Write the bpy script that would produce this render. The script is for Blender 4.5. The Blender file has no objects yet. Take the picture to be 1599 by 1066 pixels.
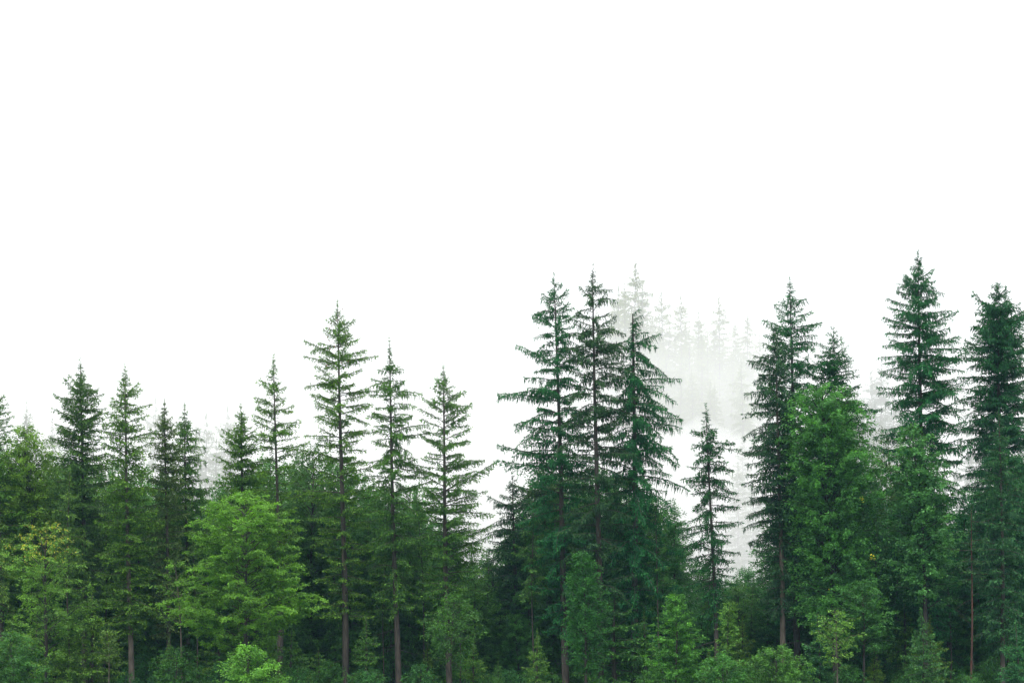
import bpy, math, random
import numpy as np

R = math.radians
scene = bpy.context.scene
COL = scene.collection

# ------------------------------------------------------------------ camera
CAM_H = 2.0          # eye height above the meadow
FPX = 2984.0         # focal length in photo pixels (1599 wide)
HORIZON = 1050.0     # photo row of the horizon
cam_data = bpy.data.cameras.new("camera")
cam_data.sensor_width = 36.0
cam_data.lens = 36.0 * FPX / 1599.0
cam_data.shift_y = (HORIZON - 533.0) / 1599.0
cam_data.clip_end = 6000
cam = bpy.data.objects.new("camera", cam_data)
cam.location = (0, 0, CAM_H)
cam.rotation_euler = (R(90), 0, 0)
COL.objects.link(cam)
scene.camera = cam

# ------------------------------------------------------------------ sky: overcast, lit cloud from rim to zenith
world = bpy.data.worlds.new("World")
scene.world = world
world.use_nodes = True
nt = world.node_tree
nt.nodes.clear()
wo = nt.nodes.new("ShaderNodeOutputWorld")
bg = nt.nodes.new("ShaderNodeBackground")
sky = nt.nodes.new("ShaderNodeTexSky")
sky.sky_type = 'NISHITA'
sky.sun_disc = False
SUN_EL, SUN_AZ = R(58), R(200)
sky.sun_elevation = SUN_EL
sky.sun_rotation = SUN_AZ
hs = nt.nodes.new("ShaderNodeHueSaturation")
hs.inputs["Saturation"].default_value = 0.25
nt.links.new(sky.outputs[0], hs.inputs["Color"])
tc = nt.nodes.new("ShaderNodeTexCoord")
sp = nt.nodes.new("ShaderNodeSeparateXYZ")
nt.links.new(tc.outputs["Generated"], sp.inputs[0])
mr = nt.nodes.new("ShaderNodeMapRange")
mr.inputs["From Min"].default_value = 0.0
mr.inputs["From Max"].default_value = 1.0
mr.inputs["To Min"].default_value = 5.2
mr.inputs["To Max"].default_value = 21.0      # overcast: zenith brighter than the rim
nt.links.new(sp.outputs["Z"], mr.inputs["Value"])
cl = nt.nodes.new("ShaderNodeMix")
cl.data_type = 'RGBA'
cl.inputs["Factor"].default_value = 0.96
cmb = nt.nodes.new("ShaderNodeCombineColor")
for i in range(3):
    nt.links.new(mr.outputs[0], cmb.inputs[i])
nt.links.new(hs.outputs[0], cl.inputs["A"])
nt.links.new(cmb.outputs[0], cl.inputs["B"])
nt.links.new(cl.outputs["Result"], bg.inputs["Color"])
bg.inputs["Strength"].default_value = 0.15
nt.links.new(bg.outputs[0], wo.inputs["Surface"])

sun_d = bpy.data.lights.new("sun", 'SUN')
sun_d.energy = 1.5
sun_d.angle = R(25)
sun_d.color = (1.0, 0.96, 0.88)
sun = bpy.data.objects.new("sun", sun_d)
sun.rotation_euler = (R(32), 0, R(-25))
sun.location = (-40, -20, 60)
COL.objects.link(sun)

scene.view_settings.view_transform = 'Standard'
scene.view_settings.look = 'None'
scene.view_settings.exposure = 0.0
scene.view_settings.gamma = 1.0
scene.view_settings.use_curve_mapping = False
cy = scene.cycles
cy.max_bounces = 8
cy.diffuse_bounces = 4
cy.transmission_bounces = 3
cy.glossy_bounces = 1
cy.volume_bounces = 4
cy.use_denoising = True
cy.denoising_prefilter = 'ACCURATE'

# ------------------------------------------------------------------ materials
def new_mat(name):
    m = bpy.data.materials.new(name)
    m.use_nodes = True
    m.node_tree.nodes.clear()
    return m, m.node_tree.nodes, m.node_tree.links

def leaf_material(name, warm, transl, rough):
    m, N, Lk = new_mat(name)
    out = N.new("ShaderNodeOutputMaterial")
    oi = N.new("ShaderNodeObjectInfo")
    at = N.new("ShaderNodeAttribute"); at.attribute_name = "tint"
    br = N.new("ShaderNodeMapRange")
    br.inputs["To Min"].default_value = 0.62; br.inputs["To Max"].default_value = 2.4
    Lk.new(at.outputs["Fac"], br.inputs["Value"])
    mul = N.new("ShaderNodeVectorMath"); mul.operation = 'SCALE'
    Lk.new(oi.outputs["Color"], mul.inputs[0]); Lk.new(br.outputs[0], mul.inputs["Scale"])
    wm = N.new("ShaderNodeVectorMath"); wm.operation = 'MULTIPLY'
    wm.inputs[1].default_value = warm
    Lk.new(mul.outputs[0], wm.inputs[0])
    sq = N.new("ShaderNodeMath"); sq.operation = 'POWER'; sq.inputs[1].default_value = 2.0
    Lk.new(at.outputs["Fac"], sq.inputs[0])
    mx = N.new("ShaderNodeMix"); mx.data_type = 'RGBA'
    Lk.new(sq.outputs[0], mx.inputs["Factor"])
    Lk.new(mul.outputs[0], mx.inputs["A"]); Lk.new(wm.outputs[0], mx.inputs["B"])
    bs = N.new("ShaderNodeBsdfPrincipled")
    bs.inputs["Roughness"].default_value = rough
    bs.inputs["Specular IOR Level"].default_value = 0.12
    Lk.new(mx.outputs["Result"], bs.inputs["Base Color"])
    tr = N.new("ShaderNodeBsdfTranslucent")
    tw = N.new("ShaderNodeVectorMath"); tw.operation = 'MULTIPLY'
    tw.inputs[1].default_value = (1.25, 1.35, 0.6)
    Lk.new(mx.outputs["Result"], tw.inputs[0]); Lk.new(tw.outputs[0], tr.inputs["Color"])
    ms = N.new("ShaderNodeMixShader"); ms.inputs[0].default_value = transl
    Lk.new(bs.outputs[0], ms.inputs[1]); Lk.new(tr.outputs[0], ms.inputs[2])
    Lk.new(ms.outputs[0], out.inputs["Surface"])
    return m

NEEDLE = leaf_material("spruce_needles", (1.5, 1.25, 0.75), 0.18, 0.6)
LEAF = leaf_material("broad_leaves", (1.2, 1.1, 0.8), 0.35, 0.5)

def bark_material(name, c0, c1, scale):
    m, N, Lk = new_mat(name)
    out = N.new("ShaderNodeOutputMaterial")
    tc = N.new("ShaderNodeTexCoord")
    mp = N.new("ShaderNodeMapping"); mp.inputs["Scale"].default_value = (scale, scale, scale * 0.22)
    Lk.new(tc.outputs["Object"], mp.inputs[0])
    nz = N.new("ShaderNodeTexNoise"); nz.inputs["Scale"].default_value = 1.0; nz.inputs["Detail"].default_value = 6
    Lk.new(mp.outputs[0], nz.inputs["Vector"])
    rp = N.new("ShaderNodeValToRGB")
    rp.color_ramp.elements[0].position = 0.35; rp.color_ramp.elements[0].color = (*c0, 1)
    rp.color_ramp.elements[1].position = 0.65; rp.color_ramp.elements[1].color = (*c1, 1)
    Lk.new(nz.outputs["Fac"], rp.inputs[0])
    bp = N.new("ShaderNodeBump"); bp.inputs["Strength"].default_value = 0.6; bp.inputs["Distance"].default_value = 0.04
    Lk.new(nz.outputs["Fac"], bp.inputs["Height"])
    bs = N.new("ShaderNodeBsdfPrincipled"); bs.inputs["Roughness"].default_value = 0.85
    Lk.new(rp.outputs[0], bs.inputs["Base Color"]); Lk.new(bp.outputs[0], bs.inputs["Normal"])
    Lk.new(bs.outputs[0], out.inputs["Surface"])
    return m

BARK = bark_material("spruce_bark", (0.024, 0.02, 0.017), (0.075, 0.06, 0.05), 6)
BARK_PALE = bark_material("pale_spruce_bark", (0.055, 0.045, 0.036), (0.15, 0.122, 0.10), 6)
BARK_DARK = bark_material("dark_wet_bark", (0.016, 0.014, 0.014), (0.05, 0.04, 0.036), 6)
BARK_RED = bark_material("red_brown_bark", (0.045, 0.018, 0.014), (0.105, 0.042, 0.03), 6)
TWIG = bark_material("twig_wood", (0.025, 0.02, 0.016), (0.07, 0.055, 0.045), 12)
CONE = bark_material("cone_scales", (0.16, 0.075, 0.04), (0.30, 0.15, 0.08), 30)

def ground_material():
    m, N, Lk = new_mat("meadow_and_forest_floor")
    out = N.new("ShaderNodeOutputMaterial")
    tc = N.new("ShaderNodeTexCoord")
    nz = N.new("ShaderNodeTexNoise"); nz.inputs["Scale"].default_value = 0.6; nz.inputs["Detail"].default_value = 8
    Lk.new(tc.outputs["Object"], nz.inputs["Vector"])
    rp = N.new("ShaderNodeValToRGB")
    rp.color_ramp.elements[0].position = 0.35; rp.color_ramp.elements[0].color = (0.022, 0.032, 0.014, 1)
    rp.color_ramp.elements[1].position = 0.7; rp.color_ramp.elements[1].color = (0.05, 0.085, 0.025, 1)
    Lk.new(nz.outputs["Fac"], rp.inputs[0])
    bs = N.new("ShaderNodeBsdfPrincipled"); bs.inputs["Roughness"].default_value = 0.9
    Lk.new(rp.outputs[0], bs.inputs["Base Color"])
    Lk.new(bs.outputs[0], out.inputs["Surface"])
    return m

def volume_material(name, color, density):
    m, N, Lk = new_mat(name)
    out = N.new("ShaderNodeOutputMaterial")
    v = N.new("ShaderNodeVolumePrincipled")
    v.inputs["Color"].default_value = (*color, 1)
    v.inputs["Density"].default_value = density
    v.inputs["Anisotropy"].default_value = 0.0
    Lk.new(v.outputs[0], out.inputs["Volume"])
    return m

# ------------------------------------------------------------------ terrain
def sstep(a, b, v):
    t = np.clip((v - a) / (b - a), 0, 1)
    return t * t * (3 - 2 * t)

def terrain(x, y):
    x = np.asarray(x, float); y = np.asarray(y, float)
    hill = 33.0 * sstep(195, 305, y) * np.exp(-((x - 30) / 34.0) ** 2)
    swell = 8.0 * sstep(190, 420, y)
    bump = 0.25 * np.sin(x * 0.21 + 1.3) * np.cos(y * 0.17) * sstep(60, 130, y)
    return hill + swell + bump

def gz(x, y):
    return float(terrain(x, y))

def build_ground():
    xs = np.concatenate([np.linspace(-1500, -180, 12, endpoint=False), np.linspace(-180, 180, 121), np.linspace(180, 1500, 13)[1:]])
    ys = np.concatenate([np.linspace(-1500, -20, 10, endpoint=False), np.linspace(-20, 480, 126), np.linspace(480, 1500, 9)[1:]])
    X, Y = np.meshgrid(xs, ys)
    V = np.stack([X, Y, terrain(X, Y)], -1).reshape(-1, 3)
    nx, ny = len(xs), len(ys)
    i, j = np.meshgrid(np.arange(nx - 1), np.arange(ny - 1))
    a = (j * nx + i).ravel()
    F = np.stack([a, a + 1, a + nx + 1, a + nx], -1)
    me = bpy.data.meshes.new("ground")
    me.from_pydata(V.tolist(), [], F.tolist())
    me.materials.append(ground_material())
    for p in me.polygons: p.use_smooth = True
    o = bpy.data.objects.new("ground", me)
    o["kind"] = "structure"
    o["label"] = "dark meadow and forest floor rising into a hillside"
    COL.objects.link(o)

build_ground()

def air_box(name, lo, hi, mat, label):
    v = [(x, y, z) for z in (lo[2], hi[2]) for y in (lo[1], hi[1]) for x in (lo[0], hi[0])]
    f = [(0, 2, 3, 1), (4, 5, 7, 6), (0, 1, 5, 4), (2, 6, 7, 3), (0, 4, 6, 2), (1, 3, 7, 5)]
    me = bpy.data.meshes.new(name)
    me.from_pydata(v, [], f)
    me.materials.append(mat)
    o = bpy.data.objects.new(name, me)
    o["kind"] = "stuff"; o["label"] = label
    COL.objects.link(o)
    return o

def air_blob(name, c, r, mat, label, rng):
    """an uneven drifting pocket of denser fog: a closed lumpy ellipsoid"""
    nu, nv = 28, 14
    ph = [rng.uniform(0, 6.28) for _ in range(6)]
    V, F = [], []
    for b in range(nv + 1):
        th = math.pi * b / nv
        for a in range(nu):
            u = 2 * math.pi * a / nu
            k = 1 + 0.12 * math.sin(3 * u + ph[0]) * math.sin(th) + 0.08 * math.sin(5 * u + 2 * th + ph[1]) * math.sin(th)
            V.append((c[0] + r[0] * k * math.sin(th) * math.cos(u), c[1] + r[1] * k * math.sin(th) * math.sin(u), c[2] + r[2] * k * math.cos(th)))
    for b in range(nv):
        for a in range(nu):
            F.append((b * nu + a, (b + 1) * nu + a, (b + 1) * nu + (a + 1) % nu, b * nu + (a + 1) % nu))
    me = bpy.data.meshes.new(name)
    me.from_pydata(V, [], F)
    me.materials.append(mat)
    o = bpy.data.objects.new(name, me)
    o["kind"] = "stuff"; o["label"] = label
    COL.objects.link(o)

HAZE_D, FOG_D = 0.00013, 0.0115
air_box("haze", (-1510, -1510, -2), (1510, 1510, 120), volume_material("rain_haze", (0.40, 0.74, 1.0), HAZE_D),
        "thin blue-grey rain haze hanging over the whole place")
air_box("fog", (-1490, 186, -1.2), (1490, 1490, 46), volume_material("fog", (1, 1, 1), FOG_D),
        "white fog bank drifting over the slope behind the forest edge")

# ------------------------------------------------------------------ mesh kit
class MB:
    def __init__(self):
        self.v, self.f, self.t, self.m, self.n = [], [], [], [], 0
    def add(self, V, F, tint, mi):
        self.v.append(V); self.f.append(F + self.n); self.t.append(np.broadcast_to(tint, (len(V),)).astype(np.float32))
        self.m.append(np.full(len(F), mi, np.int32)); self.n += len(V)
    def merge(self, A, M=None):
        """A = (V, F, T, Mi) arrays, M = 4x4"""
        V, F, T, Mi = A
        if M is not None:
            V = V @ M[:3, :3].T + M[:3, 3]
        self.v.append(V); self.f.append(F + self.n); self.t.append(T); self.m.append(Mi); self.n += len(V)
    def arrays(self):
        return (np.concatenate(self.v), np.concatenate(self.f), np.concatenate(self.t), np.concatenate(self.m))
    def mesh(self, name, mats, smooth=False):
        V, F, T, Mi = self.arrays()
        me = bpy.data.meshes.new(name)
        me.vertices.add(len(V)); me.vertices.foreach_set("co", V.astype(np.float32).ravel())
        me.loops.add(len(F) * 4); me.loops.foreach_set("vertex_index", F.astype(np.int32).ravel())
        me.polygons.add(len(F))
        me.polygons.foreach_set("loop_start", np.arange(0, len(F) * 4, 4, dtype=np.int32))
        me.polygons.foreach_set("material_index", Mi)
        if smooth: me.polygons.foreach_set("use_smooth", np.ones(len(F), bool))
        a = me.attributes.new("tint", 'FLOAT', 'POINT'); a.data.foreach_set("value", T)
        for m in mats: me.materials.append(m)
        me.update(calc_edges=True)
        return me

def unit(a):
    return a / np.maximum(np.linalg.norm(a, axis=-1, keepdims=True), 1e-9)

def kites(mb, P, D, ln, w, tint, rng, up=None, mi=0):
    n = len(P)
    if n == 0: return
    D = unit(D)
    nrm = rng.normal(size=(n, 3)) if up is None else np.array([0, 0, 1.0]) + up * rng.normal(size=(n, 3))
    S = unit(np.cross(D, nrm))
    ln = np.asarray(ln)[:, None]; w = np.asarray(w)[:, None] * 0.5
    V = np.stack([P, P + D * ln * 0.42 + S * w, P + D * ln, P + D * ln * 0.42 - S * w], 1).reshape(-1, 3)
    F = np.arange(n * 4).reshape(n, 4)
    mb.add(V, F, np.repeat(np.clip(tint, 0, 1), 4), mi)

def tube(mb, P, rad, k, mi=0, tint=0.5):
    P = np.asarray(P, float); m = len(P)
    T = unit(np.gradient(P, axis=0))
    ref = np.array([0.0, 1.0, 0.0]) if abs(T[:, 1]).max() < 0.9 else np.array([1.0, 0, 0])
    U = unit(np.cross(T, ref)); W = np.cross(T, U)
    a = np.linspace(0, 2 * np.pi, k, endpoint=False)
    V = (P[:, None] + (np.cos(a)[None, :, None] * U[:, None] + np.sin(a)[None, :, None] * W[:, None]) * np.asarray(rad)[:, None, None]).reshape(-1, 3)
    F = []
    for i in range(m - 1):
        for j in range(k):
            F.append((i * k + j, i * k + (j + 1) % k, (i + 1) * k + (j + 1) % k, (i + 1) * k + j))
    mb.add(V, np.array(F), tint, mi)

# ------------------------------------------------------------------ spruce boughs
STYLES = {  # rise, droop, tip, side length, hanging share, hanging length, bare inner share
    'open':  dict(rise=0.10, droop=0.16, tip=0.12, side=0.26, hang=0.50, hl=0.26, bare=0.20),
    'comb':  dict(rise=0.16, droop=0.42, tip=0.10, side=0.17, hang=0.95, hl=0.46, bare=0.12),
    'dense': dict(rise=0.05, droop=0.20, tip=0.12, side=0.34, hang=0.45, hl=0.25, bare=0.05),
}
LENS = [0.5, 0.9, 1.4, 2.0, 2.8, 3.6]

def make_bough(L, st, rng, thin=1.0):
    s = STYLES[st]
    mb = MB()
    wig = rng.normal(0, 0.05)
    k = rng.uniform(0.6, 1.8); lush = rng.uniform(.7, 1.25)
    A = lambda t: np.stack([L * t, L * wig * t * t * 2, L * (s['rise'] * t - s['droop'] * k * t ** 2 + s['tip'] * t ** 3)], -1)
    tt = np.linspace(0, 1, 6)
    tube(mb, A(tt), 0.012 + 0.011 * L * (1 - tt) ** 0.8, 3, mi=1)
    n = max(5, int(L / 0.105))
    P, D, ln, w, tn = [], [], [], [], []
    for t in np.linspace(s['bare'], 1.0, n):
        a = A(np.array([t]))[0]; d = unit(A(np.array([min(t + .02, 1.02)]))[0] - A(np.array([t - .02]))[0])
        for _ in range(2):
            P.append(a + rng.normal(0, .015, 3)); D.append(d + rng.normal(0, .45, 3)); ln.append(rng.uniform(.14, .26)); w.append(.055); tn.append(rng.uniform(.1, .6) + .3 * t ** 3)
        for side in (-1, 1):
            if rng.random() < 0.12: continue
            sl = (L * s['side'] * (1 - t) ** 0.75 * min(1, (t - s['bare']) * 4 + .35) + 0.10) * rng.uniform(.5, 1.3) * lush
            sl = min(sl, 1.0)
            sd = unit(d * rng.uniform(.5, .9) + np.array([0, side, 0]) * rng.uniform(.7, 1.0) + np.array([0, 0, rng.uniform(-.35, .08)]))
            m = max(2, int(sl / 0.085 * thin))
            base = rng.uniform(.15, .6)
            for u in np.linspace(.1, 1, m):
                p = a + sd * sl * u + np.array([0, 0, -.25 * sl * u * u])
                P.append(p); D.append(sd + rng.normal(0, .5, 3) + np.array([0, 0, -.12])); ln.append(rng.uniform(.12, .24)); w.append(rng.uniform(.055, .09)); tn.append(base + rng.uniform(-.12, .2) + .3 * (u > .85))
                if rng.random() < s['hang'] * .62:
                    P.append(p); D.append(np.array([rng.normal(0, .12), rng.normal(0, .12), -1])); ln.append(s['hl'] * rng.uniform(.45, 1.25)); w.append(rng.uniform(.04, .075)); tn.append(base + rng.uniform(-.2, .1))
    kites(mb, np.array(P), np.array(D), np.array(ln), np.array(w), np.array(tn), rng, up=.75)
    return mb

rng0 = np.random.default_rng(7)
BOUGH_A, BOUGH_ME = {}, {}
for st in STYLES:
    for L in LENS:
        for v in range(5):
            b = make_bough(L, st, rng0)
            BOUGH_A[st, L, v] = b.arrays()
            BOUGH_ME[st, L, v] = b

THIN_A = {(st, L, v): make_bough(L, st, rng0, 0.62).arrays() for st in STYLES for L in LENS for v in range(2)}

def bough_mesh(key):
    b = BOUGH_ME[key]
    if isinstance(b, MB):
        b = BOUGH_ME[key] = b.mesh("bough", [NEEDLE, TWIG])
    return b

def bough_matrix(h, az, pitch, sc, off=(0, 0), roll=0.0):
    ca, sa, cp, sp_ = math.cos(az), math.sin(az), math.cos(pitch), math.sin(pitch)
    Rz = np.array([[ca, -sa, 0], [sa, ca, 0], [0, 0, 1]])
    Ry = np.array([[cp, 0, -sp_], [0, 1, 0], [sp_, 0, cp]])
    cr, sr = math.cos(roll), math.sin(roll)
    Rx = np.array([[1, 0, 0], [0, cr, -sr], [0, sr, cr]])
    M = np.eye(4); M[:3, :3] = Rz @ Ry @ Rx * sc; M[:3, 3] = (off[0], off[1], h)
    return M

def nearest_len(L):
    return min(LENS, key=lambda q: abs(math.log(q / max(L, .1))))

# ------------------------------------------------------------------ tree plumbing
def at(px, D):
    return (px - 799.5) * D / FPX

def zat(py, D):
    return CAM_H + (HORIZON - py) * D / FPX

def root(name, label, cat, loc, lean=(0, 0), rz=0, group=None):
    o = bpy.data.objects.new(name, None)
    o.empty_display_size = 0.5
    o.location = loc; o.rotation_euler = (lean[1], lean[0], rz)
    o["label"] = label; o["category"] = cat
    if group: o["group"] = group
    COL.objects.link(o)
    return o

def part(name, me, parent, color=None):
    o = bpy.data.objects.new(name, me)
    o.parent = parent
    if color is not None: o.color = (*color, 1)
    COL.objects.link(o)
    return o

def trunk_mesh(H, r0, rng, mat, k=9, bend=0.10, name="trunk", tip=.012):
    mb = MB()
    t = np.linspace(0, 1, 18)
    ph = rng.uniform(0, 6.3, 4)
    X = bend * (np.sin(t * 5 + ph[0]) - math.sin(ph[0])) * (1 - t) * 1.2
    Y = bend * (np.sin(t * 4 + ph[1]) - math.sin(ph[1])) * (1 - t) * 1.2
    z = -0.4 + t * (H + 0.4)
    rad = r0 * (1 - t) ** 0.8 * 0.84 + tip + 0.25 * r0 * np.exp(-(z + .4) / 0.5)
    tube(mb, np.stack([X, Y, z], -1), rad, k)
    return mb.mesh(name, [mat], smooth=True)

def prof_fn(profile, D, by_, H):
    """profile rows (photo y, left px, right px) -> half width in metres at height h and azimuth"""
    hs_ = np.array([zat(y, D) - by_ for y, _, _ in profile])[::-1]
    l = np.array([a for _, a, _ in profile])[::-1] * D / FPX
    r = np.array([b for _, _, b in profile])[::-1] * D / FPX
    def f(h, az):
        c = math.cos(az)
        return np.interp(h, hs_, l) * (1 - c) / 2 + np.interp(h, hs_, r) * (1 + c) / 2
    return f, hs_[0], hs_[-1]

def plan_boughs(H, hb, f, rng, per, gap, drop, pitch_hi, pitch_lo):
    out = []
    h = hb
    while h < H - 0.25:
        fr = (H - h) / max(H - hb, 1)
        az0 = rng.uniform(0, 6.28)
        nper = per if h < H - 1.8 else 3
        for k in range(nper):
            if rng.random() < drop: continue
            az = az0 + 6.283 * k / nper + rng.normal(0, .22)
            hh = h + rng.uniform(-.5, .5) * gap
            if hh > H - .2: continue
            p = np.interp(fr, [0, .12, .35, 1], [R(48), R(pitch_hi), R(pitch_hi * .45), R(pitch_lo)]) + rng.normal(0, R(9))
            L = f(hh, az) * rng.uniform(.64, 1.38) / max(math.cos(p), .5)
            L *= float(np.clip((H - hh) / 2.6, .4, 1))
            if L < .12: L = .12
            out.append((hh, az, p, L))
        h += gap * (0.55 + 0.45 * min(1, fr * 5)) * rng.uniform(.6, 1.45)
    return out

def leader(mb, H, rng, n=38, length=1.5):
    h = H - length * rng.random(n) ** 1.4
    a = rng.uniform(0, 6.28, n)
    P = np.stack([0 * h, 0 * h, h], -1)
    D = np.stack([np.cos(a), np.sin(a), rng.uniform(.3, 1.6, n)], -1)
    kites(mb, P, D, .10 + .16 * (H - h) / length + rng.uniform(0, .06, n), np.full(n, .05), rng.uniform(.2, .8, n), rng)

def inner_shoots(mb, hb, H, f, rng, n):
    h = hb + (H - hb) * rng.random(n)
    a = rng.uniform(0, 6.28, n)
    wd = np.array([f(x, y) for x, y in zip(h, a)]) * rng.uniform(.02, .22, n)
    P = np.stack([np.cos(a) * wd, np.sin(a) * wd, h], -1)
    D = np.stack([np.cos(a), np.sin(a), rng.uniform(-.9, .3, n)], -1)
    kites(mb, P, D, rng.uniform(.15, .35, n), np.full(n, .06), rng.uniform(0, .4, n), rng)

DEADB = None
def dead_branch_mesh():
    global DEADB
    if DEADB is None:
        DEADB = []
        for v in range(3):
            r = np.random.default_rng(50 + v); mb = MB()
            t = np.linspace(0, 1, 6)
            P = np.stack([t * 2.2, .1 * np.sin(t * 4 + v), -.35 * t ** 2 + .15 * np.sin(3 * t + v)], -1)
            tube(mb, P, .022 * (1 - t) + .006, 4)
            for u in (.35, .5, .65, .8):
                q = P[int(u * 5)]; sd = r.choice([-1, 1])
                tube(mb, np.array([q, q + [.22, sd * .22, -.08], q + [.36, sd * .4, -.22]]), np.array([.010, .007, .004]), 3)
            DEADB.append(mb.mesh("dead_branch", [TWIG], smooth=True))
    return DEADB

def spruce(seed, tx, ty, bx, D, profile, label, color, mode='open', style=('open',), per=5, gap=.48, drop=.08,
           hi=24, lo=-10, r0=.26, bark=BARK, dead=8, shoots=700, double=None, group=None, name="spruce_tree", low_crown=True, broken=False):
    rng = np.random.default_rng(seed)
    X = at(bx, D); g = gz(X, D)
    H = zat(ty, D) - g
    lean = math.atan2(at(tx, D) - X, H)
    t = root(name, label, "tree", (X, D, g), (lean, 0), 0, group)
    tr = part("trunk", trunk_mesh(H - (.3 if not broken else -.1), r0, rng, bark, tip=.045 if broken else .012), t)
    if profile[-1][0] < 935 and low_crown:
        y_, l_, r_ = profile[-1]; l2, r2 = profile[-2][1:]
        profile = profile[:-1] + [(y_, max(l_, .9 * l2), max(r_, .9 * r2)), (min(y_ + 75, 985), .7 * l2, .7 * r2)]
    f, hb, _ = prof_fn([(ty, 2, 2)] + profile, D, g, H)
    hb = max(hb, .8)
    pl = plan_boughs(H, hb, f, rng, per, gap, drop, hi, lo)
    mb = MB()
    if not broken:
        leader(mb, H, rng)
    else:                                   # snapped leader: a stub with one curling side shoot
        for k in range(5):
            mb.merge(BOUGH_A['comb', .9, k % 3], bough_matrix(H - .1 - .28 * k, R(-40 + 25 * k), R(50 - 14 * k), .75))
    inner_shoots(mb, hb, H - .6, f, rng, shoots)
    if double:
        dx, dh = double
        sub = MB(); leader(sub, 0, rng, 90, 1.6)
        mb.merge(sub.arrays(), bough_matrix(H - dh, 0, 0, 1, (dx, 0)))
        for k in range(14):
            L = .3 + .06 * k
            key = ('dense', nearest_len(L), k % 3)
            mb.merge(BOUGH_A[key], bough_matrix(H - dh - .5 - .2 * k, 2.4 * k, R(25), L / key[1], (dx * (1 - k / 16), 0)))
    if mode == 'open':
        if len(pl) > 290:
            pl = sorted(pl, key=lambda q: -q[3])
            for i, (h, az, p, L) in enumerate(pl[290:]):
                key = (style[i % len(style)], nearest_len(L), i % 3)
                mb.merge(BOUGH_A[key], bough_matrix(h, az, p, L / key[1]))
            pl = pl[:290]
        cr = part("crown", mb.mesh("crown", [NEEDLE, TWIG]), t, color)
        for i, (h, az, p, L) in enumerate(pl):
            key = (style[int(rng.integers(len(style)))], nearest_len(L), int(rng.integers(5)))
            b = part("bough", bough_mesh(key), cr, np.array(color) * rng.uniform(.85, 1.15))
            sc = L / key[1]
            b.location = (0, 0, h); b.rotation_euler = (rng.normal(0, .15), -p, az); b.scale = (sc, sc, sc)
    else:
        for i, (h, az, p, L) in enumerate(pl):
            key = (style[int(rng.integers(len(style)))], nearest_len(L), int(rng.integers(5)))
            mb.merge(BOUGH_A[key], bough_matrix(h, az, p, L / key[1], roll=rng.normal(0, .15)))
        cr = part("crown", mb.mesh("crown", [NEEDLE, TWIG]), t, color)
    for k in range(dead):
        b = part("dead_branch", dead_branch_mesh()[k % 3], tr)
        h = rng.uniform(2.2, hb + 4.0)
        s = rng.uniform(.5, 1.0)
        b.location = (0, 0, h); b.rotation_euler = (rng.uniform(0, 6), rng.uniform(-.15, .3), rng.uniform(0, 6.28)); b.scale = (s, s, s)
    return t, tr, cr

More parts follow.
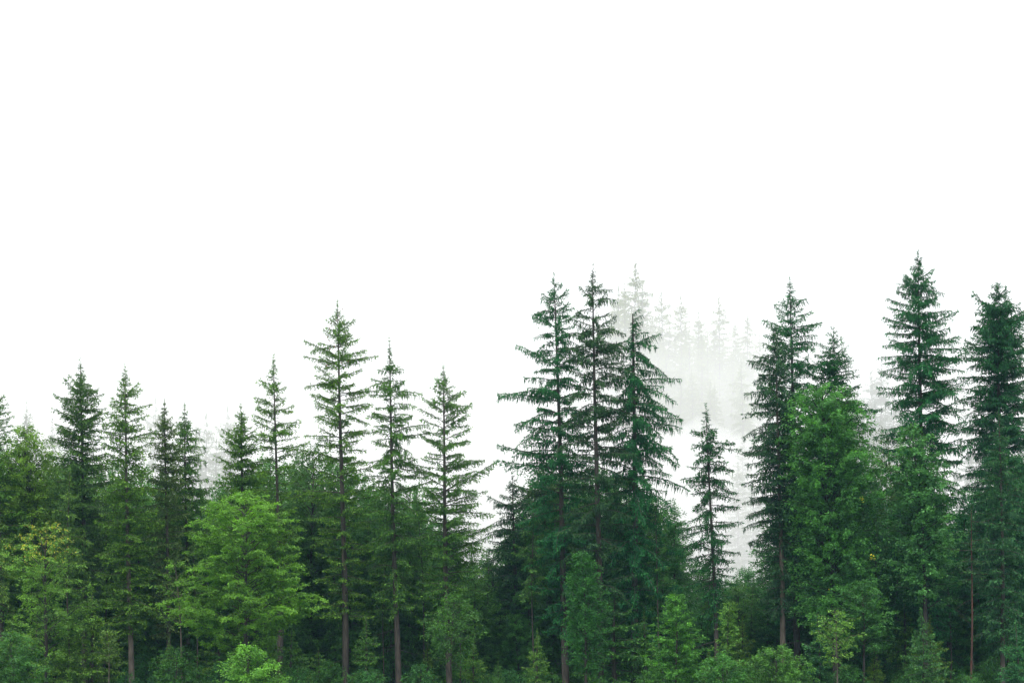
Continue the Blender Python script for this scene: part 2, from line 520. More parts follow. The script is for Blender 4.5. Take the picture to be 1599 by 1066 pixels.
# ------------------------------------------------------------------ broadleaf trees
def broadleaf_arrays(H, hb, f, rng, limbs, leaf=.15, plate=.06, spray=1.0, rise=.55, r0=.16, leaves=34, tipfn=None, straggle=.0, tilt=.45, inner=.18):
    """-> (wood MB, leaf MB): limbs leave the trunk, carry side sprays, sprays carry leaves"""
    wood, lv = MB(), MB()
    t = np.linspace(0, 1, 14)
    ph = rng.uniform(0, 6.3, 2)
    bend = .02 * H
    tx_ = lambda z: bend * np.sin(z / H * 4 + ph[0]) * (z / H)
    ty_ = lambda z: bend * np.sin(z / H * 3 + ph[1]) * (z / H)
    z = -.35 + t * (H * .96 + .35)
    zz = np.maximum(z, 0)
    tube(wood, np.stack([tx_(zz), ty_(zz), z], -1), r0 * (1 - t) ** .9 + .012 + .25 * r0 * np.exp(-(z + .3) / .4), 8)
    P, D, ln, w, tn = [], [], [], [], []
    for i in range(limbs):
        fr = (i + rng.random()) / limbs
        ht = hb + (H - hb) * fr ** .78
        az = i * 2.39996 + rng.normal(0, .3)
        r = float(f(ht, az)) * rng.uniform(.95, 1.18) * (1 + straggle * rng.random() ** 3)
        rs = rise * (.5 + .9 * fr)
        h0 = max(ht - r * rs, .25 * hb + .2)
        h0 = min(h0, H * .95)
        o = np.array([tx_(h0), ty_(h0), h0]); dirh = np.array([math.cos(az), math.sin(az), 0])
        s = np.linspace(0, 1, 6)
        C = o + dirh * r * s[:, None] + np.array([0, 0, 1.0]) * ((ht - h0) * np.sin(s * 1.75) / math.sin(1.5))[:, None]
        C[1:-1] += rng.normal(0, .03 * r, (4, 3))
        tube(wood, C, (.008 + r0 * .15 * min(1, r / 2) * (1 - s)), 4)
        ns = max(3, int(r * 3.4 * spray))
        shade = rng.uniform(.15, .6)
        for q in range(ns + 1):
            u = inner + (1 - inner) * (q + rng.random() * .5) / (ns + .5) if q < ns else 1.0
            u = min(u, 1)
            c = np.array([np.interp(u, s, C[:, k]) for k in range(3)])
            sa = az + (rng.choice([-1, 1]) * rng.uniform(.6, 1.25) if q < ns else rng.normal(0, .2))
            sl = (.22 + .26 * r * (1.15 - u)) * rng.uniform(.7, 1.3)
            sdir = np.array([math.cos(sa), math.sin(sa), rng.uniform(-.2, .28)])
            m = max(8, int(leaves * 1.25 * sl / .6))
            a = rng.random(m) ** .8
            pos = c + sdir * (sl * a)[:, None] + np.stack([rng.normal(0, .10, m), rng.normal(0, .10, m), rng.normal(0, plate, m) - .22 * sl * a * a], -1)
            dd = sdir + rng.normal(0, .55, (m, 3)) + np.array([0, 0, -.25])
            P.append(pos); D.append(dd); ln.append(leaf * rng.uniform(.7, 1.2, m)); w.append(leaf * rng.uniform(.5, .8, m))
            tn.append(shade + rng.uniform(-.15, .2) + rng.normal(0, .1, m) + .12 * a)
    P, D, ln, w, tn = (np.concatenate(q) for q in (P, D, ln, w, tn))
    return wood, (P, D, ln, w, tn, tilt)

def leaf_mesh(data, rng, sel=None, name="crown"):
    P, D, ln, w, tn, tilt = data
    if sel is not None: P, D, ln, w, tn = P[sel], D[sel], ln[sel], w[sel], tn[sel]
    mb = MB(); kites(mb, P, D, ln, w, tn, rng, up=tilt)
    return mb.mesh(name, [LEAF])

def broadleaf(seed, tx, ty, bx, D, profile, label, color, limbs=60, bark=BARK, yellow=None, ycol=(.30, .29, .05), group=None, name="broadleaf_tree", cat="tree", **kw):
    rng = np.random.default_rng(seed)
    X = at(bx, D); g = gz(X, D); H = zat(ty, D) - g
    lean = math.atan2(at(tx, D) - X, H)
    t = root(name, label, cat, (X, D, g), (lean, 0), 0, group)
    f, hb, _ = prof_fn([(ty, 4, 4)] + profile, D, g, H)
    hb = max(hb, .15)
    wood, data = broadleaf_arrays(H, hb, f, rng, limbs, **kw)
    part("trunk" if cat == "tree" else "stem", wood.mesh("trunk", [bark], smooth=True), t)
    if yellow:
        P = data[0]
        ysel = yellow(P, H, rng)
        part("crown", leaf_mesh(data, rng, ~ysel), t, color)
        y = part("yellow_leaves", leaf_mesh(data, rng, ysel, "yellow_leaves"), t, ycol)
        y["label"] = "yellowing leaves among the green"
    else:
        part("crown" if cat == "tree" else "foliage", leaf_mesh(data, rng), t, color)
    return t

# ------------------------------------------------------------------ front spruces (photo rows: y, left px, right px)
GL = (.052, .124, .020)     # yellow-green spruce
GM = (.042, .112, .022)
GR = (.014, .086, .031)     # blue-green spruce
F_ = 'open'
spruce(101, 527, 468, 540, 131, [(482, 6, 6), (506, 24, 18), (520, 30, 22), (545, 40, 32), (570, 46, 50), (600, 44, 50), (640, 46, 52), (700, 50, 52), (745, 56, 62), (800, 48, 55), (880, 34, 36)],
       "tall open spruce with brown cones near its tip and a long bare dark trunk", GL, per=5, gap=.52, drop=.12, hi=20, lo=-8, r0=.29, dead=12)
CONE_TREE = bpy.data.objects["crown"] if "crown" in bpy.data.objects else None
spruce(102, 608, 528, 623, 130, [(556, 4, 4), (572, 18, 18), (590, 26, 22), (605, 26, 36), (630, 30, 40), (680, 32, 44), (740, 40, 50), (790, 45, 46), (870, 36, 36)],
       "open spruce whose thin bare leader pokes up like a needle, hanging twigs", GM, style=('open', 'comb'), per=5, gap=.46, hi=14, lo=-8, dead=10)
spruce(103, 692, 566, 703, 130, [(585, 6, 6), (600, 15, 15), (615, 24, 22), (640, 25, 32), (670, 30, 38), (700, 28, 48), (740, 35, 54), (770, 40, 66), (800, 40, 60), (850, 48, 58), (910, 30, 40)],
       "slender open spruce standing alone beside the wide foggy gap", GM, per=5, gap=.44, hi=22, lo=2, dead=8)
spruce(104, 427, 554, 437, 131, [(575, 9, 9), (600, 24, 14), (613, 30, 15), (640, 28, 26), (660, 26, 34), (682, 36, 48), (710, 26, 38), (760, 30, 34), (860, 26, 28)],
       "thin open spruce with sparse ragged boughs rising behind the bright beech", GL, per=4, gap=.50, drop=.12, hi=18, lo=-8, r0=.22, dead=12)
spruce(105, 865, 427, 885, 131, [(445, 14, 12), (470, 25, 25), (500, 32, 30), (525, 42, 34), (570, 57, 40), (600, 60, 40), (630, 71, 44), (660, 66, 45), (680, 72, 48), (715, 80, 54), (770, 66, 58), (850, 52, 52), (900, 34, 34)],
       "tall see-through spruce with wide shelf-like boughs, first of the three beside the foggy gap", GR, style=('open', 'comb'), per=5, gap=.52, hi=14, lo=-12, r0=.31, dead=10)
spruce(106, 925, 413, 938, 129, [(440, 8, 12), (475, 20, 36), (500, 36, 28), (530, 40, 48), (560, 44, 44), (600, 44, 48), (640, 48, 52), (700, 54, 58), (800, 56, 56), (900, 34, 34)],
       "tallest of the three open spruces, between the shelf-boughed one and the broken-topped one", (.024, .068, .03), style=('open', 'comb'), per=5, gap=.50, hi=20, lo=-8, r0=.30, dead=10)
spruce(107, 988, 492, 992, 130, [(505, 4, 18), (520, 8, 34), (535, 10, 38), (550, 18, 48), (575, 26, 54), (600, 30, 62), (630, 36, 66), (660, 40, 70), (700, 46, 74), (750, 50, 72), (810, 52, 66), (890, 32, 40)],
       "broken-topped spruce with long drooping boughs hung with comb-like twigs", GR, style=('comb',), per=5, gap=.50, hi=2, lo=-14, r0=.29, dead=8, shoots=900, broken=True)
spruce(108, 1102, 630, 1120, 128, [(645, 10, 10), (660, 18, 12), (680, 28, 24), (700, 28, 46), (722, 22, 40), (745, 30, 42), (780, 34, 44), (830, 42, 36), (890, 28, 28)],
       "short dark spruce with down-swept boughs alone against the white fog", (.014, .07, .024), style=('comb', 'dense', 'open'), per=5, gap=.44, drop=.16, hi=4, lo=-20, r0=.2, dead=6, shoots=500)
spruce(109, 1233, 432, 1248, 133, [(450, 10, 10), (465, 14, 14), (485, 24, 22), (500, 18, 36), (530, 38, 38), (560, 30, 40), (600, 46, 44), (700, 54, 48), (800, 46, 44), (870, 34, 34)],
       "tall dark-trunked spruce rising out of a lower dense spruce beside the big round maple", GR, style=('open', 'comb', 'dense'), per=5, gap=.44, hi=14, lo=-10, r0=.30, bark=BARK_DARK, dead=14)
spruce(110, 1211, 505, 1222, 129, [(520, 15, 12), (540, 22, 18), (580, 32, 30), (600, 35, 32), (640, 42, 42), (700, 46, 46), (780, 46, 44), (850, 34, 34), (880, 20, 20)],
       "dense spruce with a pale lower trunk standing against the taller dark-trunked one", (.02, .062, .03), mode='dense', style=('dense', 'comb'), per=6, gap=.40, hi=16, lo=-14, r0=.25, bark=BARK_PALE)
spruce(111, 1302, 510, 1311, 134, [(530, 20, 19), (555, 32, 29), (580, 30, 34), (600, 38, 44), (625, 40, 54), (660, 44, 50), (720, 34, 36), (790, 24, 24)],
       "pointed spruce with drooping layered boughs peeking over the big round maple", (.015, .075, .026), style=('dense',), per=7, gap=.38, hi=12, lo=-24, dead=3)
spruce(112, 1433, 389, 1450, 130, [(410, 12, 12), (425, 18, 16), (450, 28, 22), (480, 38, 28), (505, 44, 42), (535, 50, 62), (565, 54, 66), (600, 54, 68), (650, 50, 72), (700, 58, 72), (760, 52, 62), (850, 48, 50), (900, 30, 30)],
       "tallest spruce of the forest edge, regular layered boughs, fog on both sides", GR, style=('dense', 'open', 'comb'), per=6, gap=.46, hi=16, lo=-8, r0=.32, dead=8, shoots=2000)
spruce(113, 1556, 441, 1572, 131, [(460, 18, 22), (490, 28, 32), (530, 38, 40), (555, 44, 48), (600, 48, 54), (660, 52, 56), (750, 54, 58), (850, 46, 48), (920, 30, 30)],
       "broad dense dark spruce with a forked double tip", (.017, .078, .034), mode='dense', style=('dense', 'comb'), per=9, gap=.36, hi=22, lo=-10, r0=.32, shoots=2600, double=(.62, .25), dead=4)
spruce(114, 1560, 638, 1566, 124, [(660, 11, 11), (700, 20, 20), (760, 28, 28), (850, 38, 38), (950, 42, 40), (1010, 25, 25)],
       "lighter green younger spruce growing in front of the fork-tipped dark spruce", (.025, .085, .036), mode='dense', style=('comb', 'dense'), per=5, gap=.42, hi=14, lo=-14, r0=.2, dead=2)
spruce(115, 125, 560, 133, 132, [(580, 9, 9), (600, 19, 18), (620, 25, 25), (650, 32, 32), (680, 36, 36), (720, 42, 40), (800, 44, 44), (900, 32, 32)],
       "dense smooth cone-shaped spruce rising behind the pale round broadleaf crown", (.042, .098, .028), mode='dense', style=('dense',), per=7, gap=.36, hi=26, lo=-6, dead=4)
spruce(116, 195, 568, 206, 129, [(585, 8, 8), (600, 14, 17), (617, 12, 27), (628, 25, 22), (640, 30, 30), (665, 32, 36), (700, 36, 40), (760, 40, 40), (850, 42, 42), (915, 26, 26)],
       "spruce with ragged upper boughs and a long pale straight trunk showing below", GL, mode='dense', style=('dense', 'open'), per=6, gap=.42, hi=20, lo=-8, r0=.24, bark=BARK_PALE, dead=6)
spruce(117, 257, 622, 262, 131, [(650, 14, 12), (670, 14, 14), (700, 20, 20), (760, 28, 28), (850, 32, 32), (930, 22, 22)],
       "narrow yellow-green spruce, the paler one of a close pair", (.05, .092, .03), mode='dense', style=('dense',), per=6, gap=.38, hi=24, lo=-8, r0=.2, dead=5)
spruce(118, 288, 630, 293, 134, [(655, 12, 12), (680, 18, 22), (710, 22, 30), (760, 30, 32), (850, 30, 30), (930, 20, 20)],
       "narrow darker spruce, the greener one of a close pair", GM, mode='dense', style=('dense', 'comb'), per=6, gap=.38, hi=20, lo=-10, r0=.2, dead=5)
spruce(119, 376, 630, 383, 133, [(650, 14, 14), (680, 25, 22), (710, 32, 30), (740, 35, 35), (800, 44, 44), (880, 38, 38)],
       "dense pyramid-shaped spruce directly behind the top of the bright beech", GL, mode='dense', style=('dense',), per=7, gap=.38, hi=24, lo=-6, dead=4)
spruce(120, -7, 583, 2, 132, [(620, 9, 11), (650, 16, 20), (672, 20, 26), (700, 25, 25), (800, 40, 40), (900, 25, 25)],
       "spruce cut off by the picture border beside the pale round broadleaf crown", GM, mode='dense', style=('open', 'dense'), per=5, gap=.44, hi=22, lo=-6, dead=3)
# young spruces and slim ones along the edge
spruce(121, 1438, 948, 1442, 119, [(970, 10, 10), (1000, 20, 22), (1030, 28, 30), (1062, 36, 36), (1085, 30, 30)],
       "bushy young spruce in the undergrowth below the tallest spruce", (.035, .105, .035), mode='dense', style=('dense',), per=5, gap=.30, hi=36, lo=0, r0=.08, dead=0, shoots=200, name="young_spruce")
spruce(122, 1586, 964, 1588, 118, [(985, 10, 10), (1010, 18, 18), (1040, 26, 26), (1075, 32, 32)],
       "young bright green spruce below the fork-tipped dark spruce", (.025, .10, .04), mode='dense', style=('dense',), per=5, gap=.30, hi=32, lo=-4, r0=.08, dead=0, shoots=200, name="young_spruce")
spruce(123, 1276, 948, 1280, 120, [(970, 8, 8), (1000, 17, 16), (1040, 24, 22), (1080, 26, 26)],
       "slim young spruce beside the small yellow-green sapling tree", (.025, .09, .034), mode='dense', style=('dense',), per=5, gap=.32, hi=32, lo=-4, r0=.08, dead=0, shoots=200, name="young_spruce")
spruce(124, 1517, 788, 1515, 123, [(805, 8, 8), (830, 16, 18), (870, 22, 22), (905, 16, 16)],
       "slender thin-crowned tree with a bare red-brown trunk", (.028, .08, .034), mode='dense', style=('open',), per=4, gap=.5, hi=16, lo=-6, r0=.085, bark=BARK_RED, dead=10, shoots=80, low_crown=False, name="slender_pine")
spruce(125, 800, 735, 806, 137, [(760, 16, 16), (790, 26, 26), (830, 36, 36), (900, 44, 44), (1000, 40, 40)],
       "dark low spruce closing the foggy gap below the shelf-boughed spruce", (.018, .055, .028), mode='dense', style=('dense', 'comb'), per=6, gap=.42, hi=16, lo=-10, dead=3)
spruce(126, 848, 705, 852, 139, [(735, 22, 22), (770, 36, 36), (830, 46, 46), (920, 50, 50), (1000, 40, 40)],
       "low dense spruce filling the space under the shelf-boughed spruce", (.03, .07, .028), mode='dense', style=('dense',), per=6, gap=.42, hi=18, lo=-10, dead=3)

# cones on the tall open spruce
cone_mb = MB()
tc_ = np.linspace(0, 1, 6)
tube(cone_mb, np.stack([0 * tc_, 0 * tc_, -.16 * tc_], -1), np.array([.012, .028, .034, .032, .024, .006]), 6)
CONE_ME = cone_mb.mesh("cone", [CONE], smooth=True)
rc = np.random.default_rng(3)
Hc = zat(468, 131) - gz(at(540, 131), 131)
for k in range(22):
    h = Hc - rc.uniform(.6, 5.6)
    a = rc.uniform(0, 6.28); r = .20 + .27 * (Hc - h) * rc.uniform(.6, 1)
    c = part("cone", CONE_ME, CONE_TREE)
    c.location = (r * math.cos(a), r * math.sin(a), h + .12 * r)
    c.rotation_euler = (rc.normal(0, .2), rc.normal(0, .2), a)

# ------------------------------------------------------------------ front broadleaf trees
def tips(top, chance):
    return lambda P, H, rng: (rng.random(len(P)) < chance) & (P[:, 2] + rng.normal(0, .5, len(P)) > H - top)

broadleaf(201, 45, 663, 52, 134, [(680, 26, 24), (700, 42, 40), (740, 54, 52), (800, 58, 56), (860, 50, 50), (920, 30, 30)],
          "pale green round-crowned broadleaf tree in front of a dense cone-shaped spruce", (.10, .19, .035), limbs=140, plate=.10, r0=.2)
broadleaf(202, 76, 813, 72, 123, [(828, 36, 30), (845, 55, 40), (870, 58, 44), (900, 42, 50), (945, 45, 78), (1000, 50, 55), (1050, 66, 58), (1085, 50, 50)],
          "broadleaf tree whose crown top is turning yellow-orange, dark trunk showing through", (.09, .19, .04), limbs=62, plate=.07, r0=.15, bark=BARK_DARK, yellow=tips(2.2, .32), straggle=.3, leaves=26)
broadleaf(203, 378, 766, 386, 121, [(778, 34, 30), (792, 58, 52), (815, 72, 72), (850, 76, 72), (900, 80, 76), (925, 86, 84), (945, 108, 132), (965, 88, 84), (1000, 60, 54), (1022, 34, 30)],
          "big bright yellow-green beech with flat layered sprays of leaves", (.092, .205, .034), limbs=108, plate=.045, rise=.40, spray=1.1, leaves=34, inner=.30, straggle=.12, tilt=.4)
broadleaf(204, 388, 1006, 388, 115, [(1018, 22, 20), (1035, 32, 40), (1055, 38, 50), (1080, 36, 36)],
          "bright green maple shrub growing in front of the beech", (.10, .24, .045), limbs=34, plate=.09, r0=.05, leaves=40, name="maple_shrub", cat="shrub")
broadleaf(205, 908, 862, 916, 123, [(875, 11, 10), (895, 18, 18), (925, 23, 27), (960, 27, 32), (1000, 28, 34), (1035, 24, 26), (1050, 18, 22)],
          "narrow upright deep green tree standing in front of the tallest open spruce", (.032, .115, .03), limbs=80, plate=.10, rise=.9, r0=.09, leaves=44, tilt=.7)
broadleaf(206, 1054, 926, 1056, 121, [(945, 16, 12), (975, 28, 27), (1005, 38, 38), (1040, 46, 44), (1080, 40, 40)],
          "bright green beech sapling with tiered leaf sprays under the broken-topped spruce", (.062, .18, .035), limbs=62, plate=.045, rise=.45, r0=.07, leaves=36, name="beech_sapling")
broadleaf(207, 1290, 600, 1306, 126.5, [(607, 26, 30), (622, 40, 46), (650, 50, 62), (690, 56, 76), (720, 52, 82), (780, 54, 78), (840, 52, 66), (900, 56, 66), (950, 60, 76), (990, 40, 50)],
          "big round-crowned dark green maple with a few yellow leaf clusters", (.055, .165, .045), limbs=190, plate=.11, spray=.9, r0=.22, bark=BARK_DARK, leaves=34, leaf=.18,
          ycol=(.50, .44, .04), yellow=lambda P, H, rng: ((np.linalg.norm(P - np.array([1.9, -2.4, H - 7.9]), axis=1) < .42) | (np.linalg.norm(P - np.array([2.4, -2.0, H - 11.4]), axis=1) < .42) | (np.linalg.norm(P - np.array([-.8, -2.5, H - 13.5]), axis=1) < .4)) & (rng.random(len(P)) < .6))
broadleaf(208, 1428, 662, 1448, 125, [(685, 24, 22), (720, 40, 32), (760, 48, 40), (800, 46, 44), (850, 44, 48), (900, 44, 44), (940, 34, 36)],
          "light green broad-leaved maple hanging in front of the tallest spruce", (.058, .165, .058), limbs=105, plate=.10, spray=1.0, r0=.18, bark=BARK_DARK, leaf=.2, leaves=30, straggle=.25)
broadleaf(209, 1308, 950, 1307, 117, [(962, 24, 24), (980, 34, 36), (1000, 30, 32), (1020, 14, 18), (1045, 12, 12)],
          "small yellow-green sapling tree with a thin pale stem", (.10, .21, .045), limbs=26, plate=.05, r0=.05, bark=BARK_PALE, leaves=20, name="sapling_tree")
broadleaf(210, 1212, 1008, 1210, 118, [(1020, 30, 30), (1040, 46, 46), (1062, 56, 54), (1090, 50, 50)],
          "wide pale green bush below the pale-trunked spruce", (.06, .155, .035), limbs=46, plate=.1, rise=.7, r0=.05, leaves=40, name="bush", cat="bush")
broadleaf(211, 1128, 1020, 1130, 117, [(1032, 26, 26), (1055, 38, 40), (1085, 40, 40)],
          "mid green bush below the short down-swept spruce", (.045, .14, .035), limbs=34, plate=.1, rise=.7, r0=.05, leaves=40, name="bush", cat="bush")
broadleaf(212, 1136, 940, 1136, 121, [(955, 9, 8), (975, 10, 12), (1000, 16, 18), (1030, 18, 18), (1060, 14, 14)],
          "narrow yellowish sapling in front of the short down-swept spruce", (.085, .19, .04), limbs=30, plate=.07, rise=.8, r0=.04, leaves=26, name="sapling_tree")
broadleaf(213, 706, 925, 704, 122, [(945, 20, 20), (970, 36, 34), (1000, 34, 36), (1035, 28, 28)],
          "ragged small broadleaf tree with hanging foliage below the lone slender spruce", (.045, .12, .03), limbs=40, plate=.14, r0=.07, leaves=26, straggle=.4)
broadleaf(214, 18, 985, 22, 118, [(1000, 30, 28), (1030, 48, 44), (1062, 56, 50), (1090, 50, 50)],
          "rounded green bush beside the foot of the yellow-topped tree", (.04, .115, .03), limbs=44, plate=.1, rise=.7, r0=.05, leaves=40, name="bush", cat="bush")
broadleaf(215, 168, 985, 170, 120, [(998, 12, 12), (1020, 18, 18), (1040, 14, 18)],
          "little olive sapling on a thin bare stem beside the long pale trunk", (.06, .115, .03), limbs=16, plate=.07, r0=.035, leaves=22, bark=BARK_PALE, name="sapling_tree")
broadleaf(216, 275, 1010, 274, 120, [(1022, 26, 26), (1040, 34, 34), (1075, 30, 30)],
          "dull green bush growing at the foot of the close spruce pair", (.04, .115, .03), limbs=30, plate=.1, rise=.7, r0=.05, leaves=36, name="bush", cat="bush")
broadleaf(217, 1345, 905, 1350, 122, [(925, 30, 26), (955, 44, 40), (985, 50, 44), (1020, 40, 36)],
          "spreading blue-green understorey tree below the big round maple", (.04, .12, .035), limbs=56, plate=.06, rise=.45, r0=.08, leaves=34)
broadleaf(218, 275, 870, 286, 123, [(890, 16, 14), (920, 30, 16), (950, 36, 18), (975, 26, 18)],
          "thin-stemmed tree with a few drooping bright sprays beside the beech", (.085, .19, .035), limbs=18, plate=.05, r0=.07, leaves=26, bark=BARK_PALE, straggle=.4)
broadleaf(219, 482, 692, 488, 138, [(712, 26, 26), (750, 44, 44), (810, 52, 52), (880, 50, 50), (960, 40, 40)],
          "hazy olive broadleaf tree between the ragged thin spruce and the cone-bearing one", (.05, .115, .04), limbs=90, plate=.12, r0=.18, leaves=32)
broadleaf(220, 1385, 668, 1392, 140, [(690, 24, 26), (730, 36, 38), (790, 42, 42), (870, 40, 40), (950, 36, 36)],
          "hazy olive broadleaf tree in the gap between the two maples", (.06, .12, .045), limbs=70, plate=.12, r0=.16, leaves=30)
broadleaf(221, 605, 765, 606, 136, [(785, 26, 28), (820, 42, 44), (880, 50, 52), (960, 46, 46)],
          "pale green broadleaf tree behind the needle-tipped spruce", (.05, .13, .045), limbs=80, plate=.12, r0=.16, leaves=32)

# ------------------------------------------------------------------ shared models for the filling trees
def proto_spruce(seed, H, hb, wmax, style, per, gap, thin):
    rng = np.random.default_rng(seed)
    f = lambda h, az: np.interp((H - h) / (H - hb), [0, .1, .3, .6, .85, 1], [.05, .28, .62, .95, 1, .55]) * wmax
    mb = MB(); leader(mb, H, rng, 40); inner_shoots(mb, hb, H - .6, f, rng, 300)
    for i, (h, az, p, L) in enumerate(plan_boughs(H, hb, f, rng, per, gap, .12, 18, -12)):
        key = (style[int(rng.integers(len(style)))], nearest_len(L), int(rng.integers(2)))
        mb.merge((THIN_A if thin else BOUGH_A)[key], bough_matrix(h, az, p, L / key[1], roll=rng.normal(0, .15)))
    return mb.mesh("crown", [NEEDLE, TWIG]), trunk_mesh(H - .3, .2, rng, BARK), H

PS = [proto_spruce(301, 20, 2.2, 2.7, ('dense',), 6, .46, False), proto_spruce(302, 20, 3, 2.6, ('dense', 'comb'), 6, .46, False),
      proto_spruce(303, 20, 4, 2.5, ('open', 'comb'), 6, .46, False), proto_spruce(304, 20, 1.5, 2.9, ('dense', 'open'), 6, .46, False)]
GHOST = [proto_spruce(311, 24, 5, 2.6, ('comb', 'dense'), 6, .5, True), proto_spruce(312, 24, 8, 2.2, ('comb', 'open'), 5, .5, True),
         proto_spruce(313, 24, 4, 3.0, ('comb', 'dense'), 5, .6, True)]

def proto_broad(seed, H, hb, wmax, limbs, leaves, leaf=.16):
    rng = np.random.default_rng(seed)
    f = lambda h, az: np.interp((H - h) / (H - hb), [0, .15, .45, .8, 1], [.15, .6, 1, .9, .5]) * wmax
    wood, data = broadleaf_arrays(H, hb, f, rng, limbs, plate=.12, r0=.013 * H + .02, leaves=leaves, leaf=leaf)
    return leaf_mesh(data, rng), wood.mesh("trunk", [BARK_DARK], smooth=True), H

PB = [proto_broad(321, 14, 1.8, 3.2, 85, 32), proto_broad(322, 14, 1.2, 2.9, 85, 32)]
BUSH = [proto_broad(331, 3, .3, 1.5, 30, 32, .14), proto_broad(332, 3, .3, 1.3, 30, 32, .14), proto_broad(333, 3, .5, 1.7, 34, 30, .14)]

def place(proto, name, label, cat, group, X, Y, H, color, rng, parts=("trunk", "crown"), width=1.0, wide_trunk=1.0):
    cm, tm, H0 = proto
    g = gz(X, Y)
    t = root(name, label, cat, (X, Y, g), (rng.gauss(0, .012) - .015, rng.gauss(0, .012)), rng.uniform(0, 6.28), group)
    s = H / H0
    sw = s * width
    for nm, me in ((parts[0], tm), (parts[1], cm)):
        o = part(nm, me, t, color if me is cm else None)
        o.scale = (sw, sw, s)
    return t

rnd = random.Random(11)
LM = [(52, "the pale round broadleaf crown"), (133, "the dense cone-shaped spruce"), (206, "the long pale straight trunk"), (278, "the close spruce pair"),
      (383, "the big bright beech"), (437, "the ragged thin spruce"), (540, "the cone-bearing tall spruce"), (623, "the needle-tipped spruce"),
      (703, "the lone slender spruce"), (800, "the low dark spruce closing the foggy gap"), (885, "the shelf-boughed spruce"), (938, "the tallest of the three open spruces"),
      (992, "the broken-topped spruce"), (1120, "the short down-swept spruce"), (1222, "the pale-trunked dense spruce"), (1306, "the big round maple"),
      (1392, "the olive tree between the two maples"), (1450, "the tallest spruce"), (1515, "the bare red-brown trunk"), (1570, "the fork-tipped dark spruce")]
def near(p):
    return min(LM, key=lambda q: abs(q[0] - p))[1]
SKX = [-60, 0, 100, 160, 240, 330, 400, 470, 520, 560, 650, 700, 745, 775, 800, 850, 960, 1050, 1075, 1140, 1185, 1205, 1300, 1370, 1400, 1480, 1515, 1599, 1660]
SKY_ = [685, 685, 705, 685, 700, 735, 700, 682, 700, 715, 735, 765, 815, 850, 790, 725, 705, 755, 785, 875, 880, 735, 680, 700, 730, 760, 725, 660, 660]
def skyline(px):
    return np.interp(px, SKX, SKY_)

def mixc(a, b, k):
    return tuple(a[i] * (1 - k) + b[i] * k for i in range(3))

for row, (D, step) in enumerate([(141, 58), (147, 56), (154, 58), (162, 60), (171, 64)]):
    px = -50 + (row * 23) % 50
    while px < 1650:
        p = px + rnd.uniform(-16, 16)
        d = D + rnd.uniform(-2.5, 2.5)
        low = min(skyline(p - 22), skyline(p + 22)) if False else max(skyline(p - 26), skyline(p), skyline(p + 26))
        ty = low + (rnd.uniform(-4, 30) if row < 2 else rnd.uniform(0, 70))
        X = at(p, d); H = zat(ty, d) - gz(X, d)
        k = p / 1600
        if rnd.random() < .36:
            place(rnd.choice(PB), "broadleaf_tree", "shaded broadleaf tree in the wood behind " + near(p), "tree", "broadleaf trees inside the wood",
                  X, d, min(H, 21), mixc((.058, .14, .04), (.03, .115, .042), k), rnd)
        else:
            place(rnd.choice(PS), "spruce_tree", "shaded spruce in the wood behind " + near(p), "tree", "spruces inside the wood",
                  X, d, H, mixc((.052, .138, .030), (.016, .090, .033), k), rnd, width=max(.75, min(1.15, 15 / H)))
        px += step

# slim shaded spruces standing between the tall front ones
px = -40
while px < 1640:
    p = px + rnd.uniform(-14, 14); d = rnd.uniform(134, 138)
    low = max(skyline(p - 24), skyline(p), skyline(p + 24))
    ty = low + rnd.uniform(15, 130)
    X = at(p, d); H = zat(ty, d) - gz(X, d); k = p / 1600
    place(rnd.choice(PS), "spruce_tree", "slim half-height spruce standing close beside " + near(p), "tree", "half-height spruces between the tall front trees",
          X, d, H, mixc((.05, .13, .026), (.015, .088, .031), k), rnd, width=max(.8, min(1.3, 15 / H)))
    px += 46

YS = [proto_spruce(341, 7, .5, 1.5, ('dense',), 5, .34, False), proto_spruce(342, 7, .8, 1.2, ('dense', 'comb'), 5, .36, False), proto_spruce(343, 7, .6, 1.8, ('open', 'dense'), 5, .38, False)]
POLE = [(c, trunk_mesh(15.7, .075, np.random.default_rng(350 + q), BARK, bend=.22), h) for q, (c, _, h) in enumerate(
        [proto_spruce(344, 16, 6.5, 1.1, ('open',), 4, .6, False), proto_spruce(345, 16, 8, 1.3, ('open', 'comb'), 4, .6, False)])]
for i in range(40):
    p = -30 + i * 41 + rnd.uniform(-16, 16); d = rnd.uniform(122, 136)
    if min(abs(p - b_) for b_ in (72, 206, 386, 540, 623, 703, 885, 915, 1222, 1056, 1307, 1515)) < 24: d = rnd.uniform(134, 138)
    place(rnd.choice(YS), "young_spruce", "ragged young spruce in the undergrowth beside " + near(p), "tree", "young spruces in the undergrowth",
          at(p, d), d, rnd.uniform(3.2, 8.5), mixc(mixc((.062, .14, .028), (.026, .115, .032), p / 1600), (.085, .17, .03), rnd.random() ** 3), rnd, width=rnd.uniform(.8, 1.3))
for i in range(46):
    p = -20 + i * 36 + rnd.uniform(-22, 22); d = rnd.uniform(128, 141)
    if min(abs(p - b_) for b_ in (206, 540, 623, 885, 1222)) < 20: d = rnd.uniform(136, 141)
    H = min(rnd.uniform(10, 16), zat(skyline(p) + 20, d))
    place(rnd.choice(POLE), "pole_tree", "thin pole-like tree with a sparse crown beside " + near(p), "tree", "thin pole-like trees along the edge",
          at(p, d), d, H, mixc((.062, .13, .028), (.024, .10, .03), p / 1600), rnd)

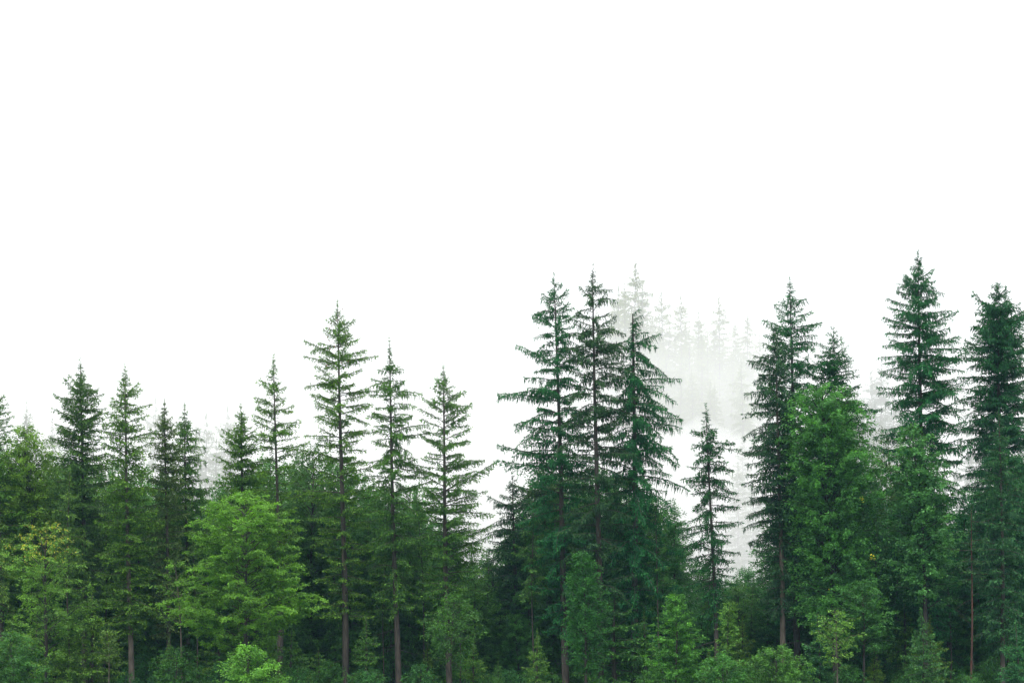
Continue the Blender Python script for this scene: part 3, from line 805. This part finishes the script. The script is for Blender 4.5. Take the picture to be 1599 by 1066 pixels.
# undergrowth bushes along the forest edge
for i in range(36):
    p = -40 + i * 47 + rnd.uniform(-14, 14)
    d = rnd.uniform(118, 127) if i % 2 else rnd.uniform(127, 138)
    h = rnd.uniform(1.6, 2.6) if i % 2 else rnd.uniform(2.2, 3.6)
    place(rnd.choice(BUSH), "bush", ("low leafy green bush before " if i % 2 else "taller dim green bush beside ") + near(p), "bush", "undergrowth bushes along the forest edge",
          at(p, d), d, h, mixc((.045, .125, .03), (.035, .12, .038), rnd.random()), rnd, parts=("stem", "foliage"))

# half-grown broadleaf trees under the canopy
for D, step, lo_, hi_ in [(136, 70, 4, 9), (144, 62, 5, 10), (158, 56, 5, 9), (167, 50, 5, 8), (178, 44, 6, 9)]:
    px = -60 + rnd.uniform(0, 40)
    while px < 1660:
        d = D + rnd.uniform(-2, 2); p = px + rnd.uniform(-12, 12)
        H = min(rnd.uniform(lo_, hi_), zat(skyline(p) + 30, d))
        place(rnd.choice(PB), "understorey_tree", "low leafy tree in the deep shade behind " + near(p), "tree", "understorey trees under the canopy",
              at(p, d), d, H, mixc((.055, .14, .034), (.038, .13, .036), rnd.random()), rnd, width=1.35)
        px += step

# ------------------------------------------------------------------ trees in the fog on the slope
SLOPE = [(985, 408, 300), (962, 445, 306), (1012, 446, 298), (1040, 455, 296), (1062, 458, 286), (1093, 486, 296), (1125, 462, 292), (1150, 500, 300), (1166, 488, 294), (1184, 520, 300),
         (1000, 500, 286), (1028, 505, 282), (1076, 512, 284), (1108, 520, 282), (1046, 540, 270), (975, 480, 292), (1140, 540, 280), (1085, 575, 262), (1110, 592, 258), (1160, 600, 266), (1060, 600, 262)]
for i in range(22):
    p_ = 945 + i * 11 + rnd.uniform(-5, 5)
    SLOPE.append((p_, float(np.interp(p_, [940, 985, 1040, 1125, 1190], [455, 440, 480, 500, 530])) + rnd.uniform(0, 40), rnd.uniform(290, 312)))
for i in range(9):
    SLOPE.append((rnd.uniform(985, 1190), rnd.uniform(515, 640), rnd.uniform(256, 288)))
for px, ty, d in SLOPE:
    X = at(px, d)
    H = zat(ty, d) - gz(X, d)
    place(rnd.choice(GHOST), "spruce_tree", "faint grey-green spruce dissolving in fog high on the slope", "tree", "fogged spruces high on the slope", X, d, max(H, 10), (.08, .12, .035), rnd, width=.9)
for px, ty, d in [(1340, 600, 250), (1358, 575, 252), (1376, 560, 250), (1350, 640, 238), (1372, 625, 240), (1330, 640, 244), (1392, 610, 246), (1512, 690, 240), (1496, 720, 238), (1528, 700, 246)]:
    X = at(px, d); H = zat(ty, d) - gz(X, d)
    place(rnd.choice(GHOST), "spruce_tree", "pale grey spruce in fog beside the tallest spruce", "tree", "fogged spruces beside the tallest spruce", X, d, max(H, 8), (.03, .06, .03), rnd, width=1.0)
for px, ty, d in [(1163, 678, 236), (1150, 720, 228), (1176, 740, 226), (1158, 790, 240), (1182, 800, 244)]:
    X = at(px, d); H = zat(ty, d) - gz(X, d)
    place(rnd.choice(GHOST), "spruce_tree", "hazy spruce in the foggy gap beside the short down-swept spruce", "tree", "fogged spruces in the gap by the short spruce", X, d, max(H, 8), (.05, .085, .03), rnd, width=.95)
for px, ty, d in [(788, 676, 262), (770, 740, 255), (744, 690, 270), (800, 720, 258), (756, 770, 246)]:
    X = at(px, d); H = zat(ty, d) - gz(X, d)
    place(rnd.choice(GHOST), "spruce_tree", "barely visible spruce in the wide foggy gap beside the lone slender spruce", "tree", "fogged spruces in the wide gap", X, d, max(H, 8), (.045, .075, .03), rnd, width=.9)
for px, ty, d in [(38, 628, 226), (85, 650, 238), (238, 618, 262), (316, 642, 246), (350, 628, 252), (332, 680, 240), (300, 660, 255), (352, 690, 236)]:
    X = at(px, d); H = zat(ty, d) - gz(X, d)
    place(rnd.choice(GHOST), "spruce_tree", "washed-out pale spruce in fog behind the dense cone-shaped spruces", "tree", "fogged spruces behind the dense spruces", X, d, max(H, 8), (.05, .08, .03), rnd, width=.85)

frng = random.Random(5)
FOG2 = volume_material("fog_pocket", (1, 1, 1), 0.02)
for cx, cd, cz, rr in [(1125, 236, 14, (15, 32, 17)), (1090, 246, 22, (12, 24, 12)), (1165, 230, 10, (10, 26, 13)), (790, 245, 20, (24, 40, 20)), (760, 238, 14, (18, 34, 15))]:
    air_blob("fog", (at(cx, cd), cd, cz), rr, FOG2, "thick pocket of white fog lying in " + ("the dip before the slope" if cx > 1000 else "the wide gap"), frng)
